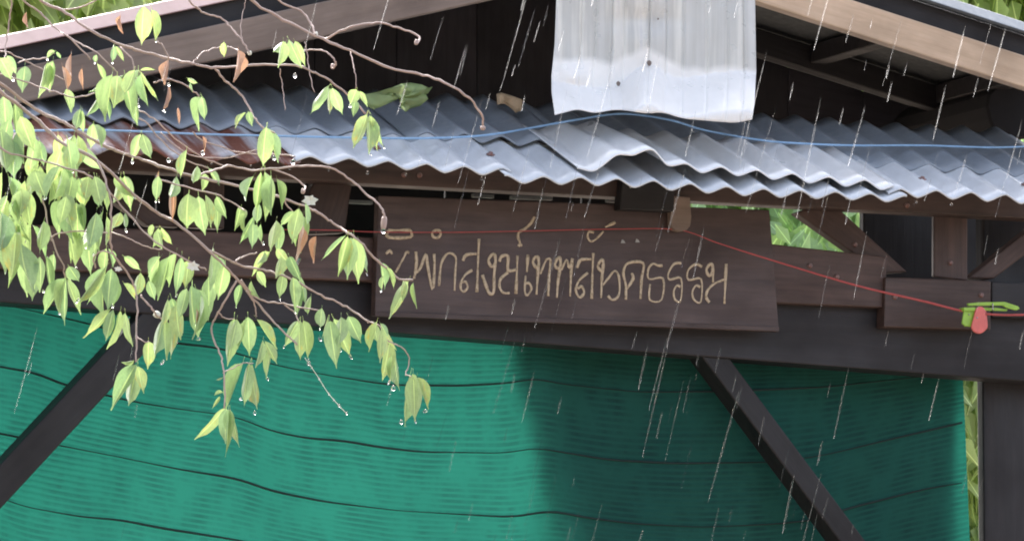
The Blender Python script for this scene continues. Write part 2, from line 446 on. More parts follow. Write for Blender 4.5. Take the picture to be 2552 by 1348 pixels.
# gable: apex and feet of the lower edge of the barge boards
YG = -.07
ap = at(1609, -85, YG); lf = at(-220, 137+.2197*820, YG); rt = at(2790, 5+.32*900, YG)
def slope_board(name, p, q, up0, up1, Y, thick, mat, lean=0):
    d = Vector((0,0,1))
    a, b = (p, q) if p.x < q.x else (q, p)
    sh = Vector((0, Y-YG, 0))
    return plank(name, [a+d*up1+sh+Vector((0,lean,0)), b+d*up1+sh+Vector((0,lean,0)), b+d*up0+sh, a+d*up0+sh], thick, mat, PAV)
slope_board('barge_board', lf, ap, .0, .066, YG, .03, WOOD_GREY)
slope_board('barge_board', ap, rt, .0, .064, YG+.002, .03, WOOD_TAN)
slope_board('eave_fascia', lf, ap, .060, .108, YG+.03, .03, WOOD_BLACK)
slope_board('eave_fascia', ap, rt, .058, .114, YG+.034, .03, WOOD_BLACK)
slope_board('roof_flashing', lf, ap, .106, .134, YG+.002, .02, FLASH_PINK, .03)
slope_board('roof_flashing', ap, rt, .112, .140, YG+.000, .02, FLASH_GREY, .03)
YB = .72
for p, q, m_ in ((lf, ap, 0), (ap, rt, .004)):
    up = Vector((0,0,.106+m_)); t = Vector((0,0,.012)); bk = Vector((0,YB-YG,0)); s0 = Vector((0,.045+m_,0))
    V = [p+up+s0, q+up+s0, q+up+bk, p+up+bk]; V += [v+t for v in V]
    wmesh('roof_sheet', V, [(3,2,1,0),(4,5,6,7),(0,1,5,4),(1,2,6,5),(2,3,7,6),(3,0,4,7)], ROOF_UNDER, PAV)
for yy in (.46, .68):
    slope_board('rafter', lf, ap, .05, .10, yy, .035, WOOD_BLACK)
    slope_board('rafter', ap, rt, .048, .10, yy+.002, .035, WOOD_BLACK)
for f in (.3, .62, .9):           # purlins
    for e in (lf, rt):
        c = ap.lerp(e, f) + Vector((0,.06,.088)); hx = .02
        plank('purlin', [c+Vector((-hx,0,.017)), c+Vector((hx,0,.017)), c+Vector((hx,0,-.022)), c+Vector((-hx,0,-.022))], YB-.22, WOOD_BLACK, PAV)
# back gable boards
zb = at(1276, 250, YI).z
n = 14
for i in range(n):
    x0 = lf.x + (rt.x-lf.x)*i/n; x1 = lf.x + (rt.x-lf.x)*(i+1)/n
    def top(x):
        e = lf if x < ap.x else rt
        return ap.z + (e.z-ap.z)*(x-ap.x)/(e.x-ap.x) + .10
    x0 += .0002; x1 -= .0002
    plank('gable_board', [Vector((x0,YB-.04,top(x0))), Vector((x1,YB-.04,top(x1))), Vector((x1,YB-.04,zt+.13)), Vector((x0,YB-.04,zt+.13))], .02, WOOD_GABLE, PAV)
# near-black rounded form at the right end of the canopy
c = at(2532, 272, .24); V = []; F = []
for j, yo in enumerate((-.006, 0, .4)):
    for i in range(18):
        a = 2*math.pi*i/18; r = (.066+.006*math.sin(2*a+1)+.003*math.sin(5*a))*(.95 if j == 0 else 1)
        V.append(c+Vector((r*math.cos(a), yo, r*math.sin(a)*1.05)))
for j in range(2):
    for i in range(18): F.append((j*18+i, j*18+(i+1)%18, (j+1)*18+(i+1)%18, (j+1)*18+i))
F += [tuple(reversed(range(18))), tuple(range(36, 54))]
wmesh('round_form', V, F, NEAR_BLACK, PAV)
# unseen boards added behind the net, slanted to shade its right half
YW = .192
wt = line((1300,852), (2390,935))
xs = [1250, 1440, 1620, 1800, 1990, 2190, 2368]
for i in range(6):
    xt0, xt1 = xs[i], xs[i+1]-1; sk = 0
    k_ = max(0, 330-80*i)
    pplank('shade_board', [(xt0, 780), (xt1 + (25 if i < 4 else 0), 790), (xt1 + (25 if i < 4 else 0) + k_, 2100), (xt0 + k_, 2100)], YW + .003*(i % 2), .015, WOOD_BLACK, PAV)

# ------------------------------------------------------------------ sign
SIGN = empty('sign_board', at(1440, 826, -.02))
tag(SIGN, 'dark wooden sign board with carved cream lettering below the metal canopy', 'sign')
pplank('board', [(944,488), (1918,523), (1942,826), (934,786)], -.022, .022, WOOD_SIGN, SIGN, bev=.002)
pplank('edge_strip', [(936,776), (1942,814), (1942,826), (934,788)], -.026, .0035, WOOD_SIGN, SIGN, bev=.001)
K5 = 5.185
def z5(x, y): return (930+x/K5, 540+y/K5)
def z6(x, y): return (1380+x/K5, 540+y/K5)
L5 = [
 [[(195,175),(195,265),(480,262),(480,172)], [(195,175),(480,172)]],
 [[(815,170),(765,205),(775,260),(830,272),(870,230),(860,185),(815,170)]],
 [[(1878,385),(1895,340),(1872,260),(1885,200),(1970,150),(2040,80),(2085,0)], [(1905,385),(1910,345)]],
 [[(165,478),(215,440),(245,485)], [(290,720),(350,610),(400,520),(430,455),(465,470)]],
 [[(550,450),(560,560),(552,680),(528,800)], [(560,720),(610,660),(680,485),(705,640),(765,935),(790,700),(788,480)]],
 [[(850,895),(862,740),(885,590),(950,485),(1020,478),(1070,540),(1062,700),(1050,955)]],
 [[(1160,570),(1185,510),(1235,485),(1335,480)], [(1368,285),(1352,640),(1340,975)], [(1280,690),(1195,745),(1135,850),(1135,940),(1175,965),(1220,910),(1195,840),(1150,850)]],
 [[(1540,480),(1490,560),(1530,645),(1578,600),(1572,500),(1540,480)], [(1578,600),(1562,760),(1555,975),(1500,985),(1455,880),(1410,750)]],
 [[(1630,580),(1660,512),(1742,512),(1742,690),(1855,680)], [(1740,720),(1650,800),(1632,900),(1680,980),(1762,985)], [(1865,500),(1845,995)]],
 [[(2000,490),(1985,715)], [(1970,760),(1958,950),(1990,1015),(2045,930),(2015,860),(1975,860)]],
 [[(2085,525),(2065,590),(2110,660),(2138,620),(2130,525),(2085,525)], [(2135,600),(2110,1005)], [(2160,740),(2215,600),(2245,550),(2290,560),(2275,750),(2262,1025)]],
]
L6 = [
 [[(50,535),(15,620),(55,670),(88,620),(80,535),(50,535)], [(88,620),(55,840),(40,1045)], [(100,690),(165,555),(200,660),(245,540)], [(240,540),(225,720),(212,1030)]],
 [[(300,660),(340,565),(400,548),(485,550)], [(512,470),(502,690),(490,1060)], [(440,725),(330,820),(285,950),(335,1040),(392,980),(360,900),(310,930)]],
 [[(795,72),(665,135)], [(642,190),(545,290),(478,318),(440,265),(455,195),(520,205)]],
 [[(600,570),(570,640),(612,700),(640,640),(630,560),(600,570)], [(638,600),(622,800),(612,1050)], [(620,900),(700,800),(785,700),(840,770),(850,960),(815,1050),(750,1070),(700,1020)]],
 [[(932,1070),(930,880),(900,720),(960,600),(1155,598),(1135,800),(1120,1060)], [(1005,725),(1025,800),(945,930)]],
 [[(1405,630),(1350,630),(1280,608),(1222,680),(1232,805),(1412,798),(1392,1072),(1240,1072),(1245,870)]],
 [[(1645,600),(1555,610),(1480,735),(1500,812),(1645,798),(1640,1085),(1565,1065),(1552,960),(1592,890),(1636,905)]],
 [[(1915,645),(1830,615),(1735,695),(1742,815),(1905,808),(1900,1095),(1815,1075),(1790,975),(1838,890),(1892,910)]],
 [[(2010,615),(1972,690),(2010,765),(2055,700),(2045,620),(2010,615)], [(2052,640),(2060,850)], [(2232,800),(2085,860),(1995,940),(1968,1035),(2012,1105)], [(2228,608),(2205,1125)]],
]
def letter(strokes, zf, r=4.1):
    V = []; F = []
    for st in strokes:
        P = [at(*zf(x, y), -.0225) for x, y in st]
        P = catmull(P, 4)
        rr = mpp(P[0])*r
        tube_vf(P, lambda t, rr=rr: rr*(.86+.22*math.sin(t*7+len(V))+.12*math.sin(t*31+len(V))), 6, V, F)
    V = [Vector((v.x, -.0225 + (v.y+.0225)*.45, v.z)) for v in V]   # flattened onto the board
    wmesh('letter', V, F, PAINT, SIGN, True)
for s_ in L5: letter(s_, z5)
for s_ in L6: letter(s_, z6)
for x, y in ((895,320), (1080,310)):
    px, py = z6(x, y)
    pq = [(px-5,py+4), (px-2,py-5), (px+3,py-2), (px+6,py+4)]
    pplank('paint_fleck', pq, -.0245, .002, SLIT_FLECK, SIGN, bev=0)

# ------------------------------------------------------------------ pale sheet hanging in front of the gable
SH = empty('hanging_metal_sheet', can_hit(1630, 300))
tag(SH, 'pale white zinc sheet hanging upright in front of the gable, foot flared over the canopy', 'metal sheet')
foot_l = can_hit(1378, 285, .085); foot_r = can_hit(1878, 300, .085)
YS = min((foot_l.y+foot_r.y)/2 + .11, YG-.03)
V = []; F = []; nx, ny = 240, 90
UVs = []
for j in range(ny+1):
    v = j/ny                                    # 0 at the foot
    for i in range(nx+1):
        u = i/nx
        base = sinterp([(1376,288),(1392,284),(1440,272),(1475,284),(1530,274),(1560,276),(1610,284),(1650,280),(1700,296),(1780,303),(1840,307),(1880,298)], 1378+500*u, 16)
        py = base + (-260-base)*v
        pxl = interp([(-260,1397),(0,1386),(110,1382),(190,1374),(230,1374),(300,1384)], py)
        pxr = interp([(-260,1882),(0,1881),(180,1884),(260,1880),(310,1872)], py)
        px = pxl + (pxr-pxl)*u
        k_ = max(0, min(1, (205 + 22*math.sin(u*5) - 55*math.exp(-((u-.46)/.11)**2) - py)/-95))
        fl = -.115*k_**.9
        rib = .0008*math.sin(u*math.pi*7+.6) - sum(d_*math.exp(-((u-c_)/.006)**2) for c_, d_ in ((.13,.003),(.20,.002),(.285,.003),(.345,.002),(.47,.004),(.555,.003),(.64,.002),(.76,.0025),(.86,.002),(.94,.003)))
        dent = .006*math.exp(-((u-.12)/.05)**2-((py-190)/25)**2) - .005*math.exp(-((u-.45)/.16)**2-((py-50)/30)**2)
        ripple = k_*(.010*math.sin(u*17+.5)*(1-u*.7))
        V.append(at(px, py, YS + fl - rib - dent - ripple + .004*math.sin(u*3+v*5)))
for j in range(ny):
    for i in range(nx):
        a = j*(nx+1)+i; F.append((a, a+1, a+nx+2, a+nx+1))
o = wmesh('sheet', V, F, paint_sheen(ZINC_WHITE), SH, True)
m_ = o.modifiers.new('solid', 'SOLIDIFY'); m_.thickness = .0015; m_.offset = 1
for px, py, r in ((1618,158,8), (1541,209,7), (1597,234,8), (1656,211,3), (1592,268,4), (1858,186,3), (1640,48,3)):
    p = at(px, py, YS-.012)
    k_ = max(0, min(1, (205-py)/-95)); p = at(px, py, YS - .115*k_**.9 - .008)
    bm = bmesh.new(); bmesh.ops.create_icosphere(bm, subdivisions=2, radius=1)
    rr = r*.8*mpp(p)
    for v in bm.verts: v.co = Vector((v.co.x*rr*(1+.2*math.sin(v.co.z*5)), v.co.y*rr*.55, v.co.z*rr*1.15))
    me = bpy.data.meshes.new('nail_head'); bm.to_mesh(me); bm.free()
    for q in me.polygons: q.use_smooth = True
    place('nail_head', me, BARK_GREY, SH, Matrix.Translation(p))

# ------------------------------------------------------------------ cords
bl = [(-60,330),(230,325),(500,335),(720,340),(980,345),(1130,343),(1230,335),(1330,318),(1430,300),(1530,285),(1600,288),(1680,302),(1760,326),(1900,350),(2000,358),(2130,363),(2300,363),(2480,368),(2620,362)]
P = catmull([can_hit(x, y, .024 + (.03 if 1380 < x < 1760 else 0)) for x, y in bl], 8)
tag(tube('blue_cord', P, .0021, ROPE_BLUE, None, 8), 'thin blue cord stretched across the top of the corrugated canopy', 'cord')
rd = [(700,572),(840,574),(930,578),(1120,579),(1300,576),(1530,571),(1690,573),(1790,606),(1900,641),(2130,710),(2300,750),(2400,775),(2470,783),(2552,784),(2700,776)]
P = catmull([at(x, y, -.034-.05*max(0, min(1, (x-1650)/500))) for x, y in rd], 8)
tag(tube('red_cord', P, lambda t: .0009+.0014*min(1, max(0, (t-.45)*4)), ROPE_RED, None, 8), 'thin red cord running across the sign and sagging towards the clothes pegs', 'cord')

# ------------------------------------------------------------------ clothes pegs
def extr(name, prof, Y, th, mat, parent, bev=.0015):
    k = len(prof)
    V = [at(x, y, Y) for x, y in prof]; V += [v+Vector((0,th,0)) for v in V]
    F = [tuple(reversed(range(k))), tuple(range(k, 2*k))] + [(i, (i+1) % k, k+(i+1) % k, k+i) for i in range(k)]
    return bevel(wmesh(name, V, F, mat, parent), bev)
YP = -.084
pg = empty('clothes_peg', at(2440, 830, YP)); tag(pg, 'red plastic clothes peg hanging from the red cord', 'clothes peg', 'clothes pegs on the red cord')
def drop_prof(cx, y0, y1, r0, r1):
    out = []
    for i in range(13):
        a = math.pi*i/12; out.append((cx + r1*math.cos(a)*1.0 + 0, y1-r1 + r1*math.sin(a)))
    for i in range(9):
        a = math.pi + math.pi*i/8; out.append((cx+3 + r0*math.cos(a), y0+r0 + r0*math.sin(a)))
    return out
extr('jaw', drop_prof(2441, 763, 831, 12, 19), YP-.014, .006, PLASTIC_RED, pg, .0025)
extr('jaw', drop_prof(2445, 766, 828, 12, 18), YP+.004, .006, PLASTIC_RED, pg, .0025)
tube('spring', [at(2436, 792, YP-.016)+Vector((0, .004*i, .0015*math.sin(i*2))) for i in range(8)], .0016, STEEL, pg)
pg = empty('clothes_peg', at(2415, 815, YP)); tag(pg, 'light green plastic clothes peg hanging left of the red peg', 'clothes peg', 'clothes pegs on the red cord')
extr('jaw', [(2404,768),(2430,767),(2432,806),(2424,814),(2406,813),(2398,806)], YP-.006, .005, PLASTIC_GREEN, pg, .002)
extr('jaw', [(2402,766),(2430,765),(2431,774),(2403,775)], YP-.012, .020, PLASTIC_GREEN, pg, .001)
tube('spring', [at(2416, 784, YP-.009)+Vector((0, .003*i, .001*math.sin(i*2))) for i in range(7)], .0014, STEEL, pg)
pg = empty('clothes_peg', at(2470, 770, YP)); tag(pg, 'green plastic clothes peg lying along the red cord, tip to the right', 'clothes peg', 'clothes pegs on the red cord')
extr('jaw', [(2412,756),(2440,753),(2505,752),(2538,763),(2542,769),(2534,773),(2512,768),(2500,761),(2414,762)], YP-.004, .006, PLASTIC_GREEN, pg, .001)
extr('jaw', [(2420,766),(2480,766),(2512,770),(2510,775),(2420,773)], YP+.004, .006, PLASTIC_GREEN, pg, .001)
tube('spring', [at(2474, 757+i*2.2, YP-.006+.002*math.sin(i*2)) for i in range(8)], .0017, STEEL, pg)

# ------------------------------------------------------------------ net
NETO = empty('shade_net', at(1200, 1348, .16)); tag(NETO, 'green knitted shade net hung as a curtain under the tie beam', 'shade net')
c_top = [(-300,700),(0,735),(450,770),(1300,815),(2400,885),(2600,900)]
c_Z = [(-300,690),(0,757),(104,780),(225,808),(340,840),(450,857),(540,866),(690,911),(811,934),(969,959),(1150,961),(1272,954),(1333,942),(1394,956),(1495,967),(1597,977),(1800,975),(2050,965),(2240,945),(2400,925)]
c_A = [(-300,860),(0,914),(90,929),(135,950),(180,965),(338,1002),(451,1020),(541,1031),(599,1042),(675,1074),(766,1092),(856,1098),(946,1114),(1050,1126),(1150,1127),(1260,1129),(1333,1115),(1394,1125),(1516,1145),(1678,1154),(1850,1152),(1931,1151),(2052,1134),(2240,1089),(2400,1052)]
c_B = [(-300,1020),(0,1080),(149,1110),(289,1137),(451,1170),(585,1191),(685,1225),(811,1250),(991,1272),(1150,1281),(1272,1288),(1374,1272),(1455,1288),(1577,1304),(1750,1313),(1931,1305),(2033,1294),(2112,1266),(2308,1217),(2400,1202)]
c_C = [(-300,1180),(0,1240),(60,1262),(200,1287),(300,1295),(400,1315),(560,1340),(700,1365),(1000,1425),(1400,1440),(1900,1460),(2400,1350)]
c_D = [(x, y+165) for x, y in c_C]; c_E = [(x, y+330) for x, y in c_C]
curves = [c_top, c_Z, c_A, c_B, c_C, c_D, c_E]
YN = .155
def net_pt(px, s):                              # s: 0..6 down the curtain
    i = min(int(s), 5); f = s-i
    y = sinterp(curves[i], px)*(1-f) + sinterp(curves[i+1], px)*f
    if i == 0: y = min(y, sinterp(curves[1], px))
    dy = .012*math.sin(px*.0055+s*.5) + .007*math.sin(px*.013-s*.9+1) + .004*math.sin(px*.03+s*2)
    dy += -.02*math.exp(-((px-1330-25*s)/60)**2)
    q = at(px, y, YN + dy)
    return q
cols = [-300 + (2396+300)*i/150 for i in range(151)]
rows = []; per = 11
for b in range(6):
    for r_ in range(per*4): rows.append(b + r_/(per*4))
rows.append(6.0)
V = []; UV = []
for s in rows:
    for px in cols:
        ph = s*per*2*math.pi
        edge = 24*min(1, max(0, (s-.5)/4))*(1 if px > 2390 else 0)
        p = net_pt(px + edge, s)
        V.append(p + Vector((0, .0006*math.sin(ph)*max(.15, .6+.9*math.sin(px*.006+s*1.3)*math.sin(px*.0021-s*.7)), 0))); UV.append((px/400, s*per))
nc = len(cols); F = []
for j in range(len(rows)-1):
    for i in range(nc-1):
        a = j*nc+i; F.append((a, a+1, a+nc+1, a+nc))
o = wmesh('mesh_cloth', V, F, NET, NETO, True)
ul = o.data.uv_layers.new(name='UVMap')
for lp in o.data.loops: ul.data[lp.index].uv = UV[lp.vertex_index]
for s in (1, 2, 3, 4, 5):
    P = [net_pt(px, s) + Vector((0, -.002, 0)) for px in cols]
    tube('seam', P, lambda t, s=s: .0016+.0007*math.sin(t*23+s*2), NET_SEAM, NETO, 6)

# ------------------------------------------------------------------ leaf meshes
def leaf_mesh(name, fold, curl, wav, rows=11, seed=0):
    rn = random.Random(seed); V = []; F = []; UV = []
    us = (-1, -.5, 0, .5, 1)
    V += [(-.012,0,-.14), (.012,0,-.14)]; UV += [(0,0),(0,0)]
    asym = rn.uniform(-.12, .12)
    for j in range(rows+1):
        t = j/rows
        wd = (math.sin(math.pi*min(1, t**.82*1.02))**.8)*(1-.18*t) if t < .72 else None
        if wd is None:
            w8 = (math.sin(math.pi*min(1, .72**.82*1.02))**.8)*(1-.18*.72)
            f = (t-.72)/.28; wd = w8*(1-f)**1.7*.9 + .03*(1-f) + w8*.1*(1-f)
        wd = max(wd, .03)*.5
        for u in us:
            x = u*wd*(1+asym*u)*math.cos(fold*abs(u)*.8)
            y = abs(u)**1.2*wd*math.sin(fold) + curl*t*t + wav*math.sin(t*9+u*2+seed)*abs(u)*.5
            V.append((x, y, t)); UV.append((u, t))
    F.append((0, 1, 2+3, 2+1)) 
    for j in range(rows):
        for i in range(4):
            a = 2+j*5+i; F.append((a, a+1, a+6, a+5))
    me = mesh(name, V, F, True)
    ul = me.uv_layers.new(name='UVMap')
    for lp in me.loops: ul.data[lp.index].uv = UV[lp.vertex_index]
    return me
LV = [leaf_mesh('leaf', f, c, w, seed=i) for i, (f, c, w) in enumerate([(.25,.10,.03),(.5,-.12,.04),(.8,.16,.03),(1.05,.05,.05),(.4,.25,.06),(.15,-.2,.05),(.65,-.05,.08),(1.2,.2,.06),(.9,-.3,.10),(.35,.35,.09)])]
LVD = [leaf_mesh('dry_leaf', 1.15, .2, .12, seed=20), leaf_mesh('dry_leaf', .9, -.15, .15, seed=21)]
for me in LV: me.materials.append(LEAF)
for me in LVD: me.materials.append(LEAF_DRY)
bm = bmesh.new(); bmesh.ops.create_icosphere(bm, subdivisions=2, radius=1)
for v in bm.verts:
    if v.co.z > 0: v.co.z *= 1.5; v.co.x *= 1-.35*v.co.z/1.5; v.co.y *= 1-.35*v.co.z/1.5
DROP = bpy.data.meshes.new('water_drop'); bm.to_mesh(DROP); bm.free()
for p in DROP.polygons: p.use_smooth = True
DROP.materials.append(WATER)

# drops hanging from the troughs of the canopy
for k_ in range(-6, 24):
    if random.random() < .7:
        p = can(PH + PITCH*(k_+.5), -.002, -AMP-.006); r = random.uniform(.0018, .0032)
        place('water_drop', DROP, None, PAV, Matrix.Translation(p - Vector((0,0,r))) @ Matrix.Diagonal((r, r, r, 1)))

# ------------------------------------------------------------------ the near tree
tb = at(-620, 900, -1.0)
TREE = empty('tree', (tb.x, tb.y, 0))
tag(TREE, 'leafy tree reaching in from the left with drooping wet light green leaves', 'tree')
YT = -.95
trunk_top = Vector((tb.x, tb.y, at(-620, -500, -1.0).z))
P = [Vector((tb.x-.05, tb.y, -.1)), Vector((tb.x, tb.y+.02, .9)), Vector((tb.x+.04, tb.y, 1.8)), Vector((tb.x, tb.y-.03, 2.6)), trunk_top]
tube('trunk', catmull(P, 6), lambda t: .075-.045*t, BARK_GREY, TREE, 12)
limbL = [P[2]+Vector((0,0,.3)), at(-420,330,YT), at(-240,200,YT), at(-120,150,YT)]
tube('limb', catmull(limbL, 6), lambda t: .03-.017*t, BARK_GREY, TREE, 8)
limbT = [P[3]+Vector((0,0,.15)), at(-380,-170,YT), at(-60,-190,YT), at(300,-170,YT), at(640,-150,YT)]
tube('limb', catmull(limbT, 6), lambda t: .028-.019*t, BARK_GREY, TREE, 8)
BR = [
 # points, radius start, radius end, depth offset, where it springs from (L: left limb, T: top limb, None)
 ([(0,228),(98,303),(154,356),(240,399),(335,487),(400,535),(440,556),(514,618),(568,671),(615,725),(657,773),(704,824),(742,858)], 6.5, 2.5, .0, 'L'),
 ([(0,208),(89,273),(148,300),(208,335),(261,365),(309,383),(356,398),(405,416),(470,437),(526,449),(597,464),(657,479),(701,493),(752,511),(785,526),(818,547),(850,568),(868,580),(898,603),(940,651),(978,680),(993,695),(1029,698)], 5, 3, .05, 'L'),
 ([(98,0),(154,27),(208,65),(261,95),(309,116),(356,131),(419,145),(479,160),(538,169),(597,165),(657,162),(740,165),(767,174),(820,200),(867,237),(910,284)], 4.5, 3, .1, 'T'),
 ([(627,0),(690,40),(787,90),(874,127),(971,170),(1034,184),(1084,197),(1134,220),(1174,250),(1201,290),(1203,320)], 4.5, 3.2, .15, 'T'),
 ([(693,0),(750,27),(777,63),(787,87)], 3.4, 2.6, .15, 'T'),
 ([(800,96),(814,97),(850,77),(894,63),(950,58),(1000,72),(1044,92),(1038,110)], 3.2, 3, .15, None),
 ([(745,130),(760,125),(800,125),(827,143),(837,160),(830,170)], 2.2, 2.8, .15, None),
 ([(470,0),(490,18),(508,33),(550,45),(574,68),(603,101),(621,131)], 3.2, 2.4, .12, 'T'),
 ([(535,169),(562,202),(591,226),(612,252),(633,291),(657,320),(683,331)], 3.4, 2.6, .1, None),
 ([(480,440),(535,425),(574,413),(627,425),(695,419),(765,413),(824,419),(874,449),(922,491),(954,523),(958,548)], 3, 3.2, .05, None),
 ([(627,425),(686,425),(755,458),(757,478)], 2.4, 2.6, .05, None),
 ([(514,621),(565,645),(603,663),(645,671),(695,683),(745,705),(800,738),(847,756),(886,779),(919,803)], 3.6, 2.8, .0, None),
 ([(600,700),(645,745),(707,758),(756,767),(800,775)], 3, 2, .0, None),
 ([(240,399),(262,450),(276,502),(276,580),(282,633),(315,675),(335,716),(341,760),(341,839),(338,900)], 3.6, 2.6, -.05, None),
 ([(71,393),(107,502),(119,562),(139,618),(157,660),(163,695)], 2.6, 2.2, .05, None),
 ([(128,600),(132,590),(154,580),(208,577),(267,580)], 2.4, 2.2, -.04, None),
 ([(237,666),(234,642),(252,627),(282,633)], 2.6, 2.4, -.05, None),
 ([(590,700),(560,750),(544,779),(529,806),(532,845),(550,886),(557,928),(560,1018)], 3.2, 2.4, -.05, None),
 ([(154,27),(214,15),(250,-10)], 2.4, 2, .1, None),
 ([(59,0),(101,33),(148,80),(166,89),(226,148)], 3.2, 2.2, .08, 'T'),
 ([(0,184),(36,196),(89,214),(148,234),(190,243),(255,226),(300,205),(345,196)], 2.6, 2, .02, 'L'),
 ([(0,128),(45,142),(98,169),(160,200)], 2.6, 1.8, .1, 'L'),
 ([(45,158),(75,148),(113,145),(135,133)], 2.2, 2, .1, None),
 ([(27,0),(24,45),(18,90),(12,125),(14,150)], 2.6, 2, .0, 'T'),
 ([(0,366),(71,393),(113,404),(166,419),(220,437),(258,464),(300,511),(350,568),(400,610),(470,650),(514,672)], 3.2, 2.4, -.06, 'L'),
 ([(276,580),(310,590),(356,612),(400,622)], 2.2, 1.8, .0, None),
 ([(166,89),(200,110),(245,135),(290,180)], 2.6, 2, .1, None),
 ([(300,118),(330,150),(335,185)], 2.2, 1.8, .1, None),
 ([(390,446),(478,470),(550,490),(592,514),(610,525)], 2.6, 2.2, -.04, None),
 ([(330,290),(360,303),(413,362),(467,400),(520,420)], 2.4, 2, .08, None),
 ([(345,275),(384,297),(449,356),(520,400),(570,415)], 2.4, 2, .1, None),
 ([(419,145),(405,115),(390,103)], 2.2, 1.8, .1, None),
 ([(479,160),(500,138),(530,122),(560,118),(585,122),(593,128)], 2, 1.6, .1, None),
 ([(383,205),(420,198),(455,208),(480,225),(497,242)], 2.6, 2.2, .08, None),
 ([(701,493),(731,530)], 2.4, 2, .05, None),
 ([(588,651),(605,640),(640,630)], 2.4, 2, .0, None),
 ([(707,758),(735,780),(745,802)], 2.2, 1.8, .0, None),
 ([(919,803),(945,812),(965,845),(993,862),(1013,877),(1020,904),(1012,930),(1025,938)], 2.4, 1.6, .0, None),
 ([(615,725),(635,760),(640,790)], 2.2, 1.8, -.02, None),
 ([(341,839),(358,850),(372,852)], 2, 1.6, -.05, None),
 ([(350,735),(375,765),(390,785),(405,795)], 3, 2.6, -.05, None),
 ([(544,779),(562,793),(583,795)], 2, 1.6, -.05, None),
 ([(557,928),(585,915),(605,905),(630,905)], 2, 1.6, -.05, None),
 ([(603,101),(600,60),(608,20),(612,0)], 1.2, 1, .12, None),
 ([(760,105),(768,150),(773,187),(784,230)], 1.6, 1.2, .12, None),
 ([(697,173),(700,195),(705,225),(712,275)], 1.6, 1.2, .12, None),
 ([(874,130),(880,160),(884,185),(888,222)], 1.8, 1.4, .14, None),
 ([(480,330),(505,350),(600,380),(690,385),(735,390)], 2.2, 2, .1, None),
 ([(400,330),(470,385),(560,395),(640,375),(700,395)], 2, 1.6, .1, None),
]
def bpt(px, py, dz): return at(px, py, YT+dz)
for pts, r0, r1, dz, src in BR:
    P = [bpt(x, y, dz+.03*math.sin(i*.8+x*.01)) for i, (x, y) in enumerate(pts)]
    if src == 'L': P = [limbL[-1], bpt(-50, (pts[0][1]+150)/2, dz*.5)] + P
    if src == 'T':
        tx = pts[0][0]-90; P = [limbT[2].lerp(limbT[4], max(0, min(1, (tx+60)/700))), bpt(pts[0][0]-35, -80, dz*.7)] + P
    u = mpp(P[-1])
    C = catmull(P, 5)
    C = [c + Vector((random.gauss(0, .0007), random.gauss(0, .0007), random.gauss(0, .0007))) for c in C]
    tube('twig', C, lambda t, r0=r0, r1=r1, u=u: u*.84*(r0+(r1-r0)*t)*(1+.10*math.sin(t*60+r0)), BARK, TREE, 7)
# resting buds at bare twig ends
def bud(px, py, qx, qy, r, dz, mat=BARK):
    a = bpt(px, py, dz); b = bpt(qx, qy, dz); u = mpp(a)
    tube('bud', [a.lerp(b, t) for t in (0, .2, .5, .8, 1)], lambda t: u*r*(.55+.6*math.sin(math.pi*(.15+.75*t))), mat, TREE, 7)
bud(1203,315,1203,325,6,.15); bud(958,540,955,572,7,.05); bud(1040,100,1036,112,5,.15); bud(831,160,828,172,5,.15)
bud(757,470,754,483,5,.05); bud(385,780,398,788,8,-.05, BUD); bud(621,128,623,138,5,.12, BUD); bud(786,80,788,92,5,.15, BUD)

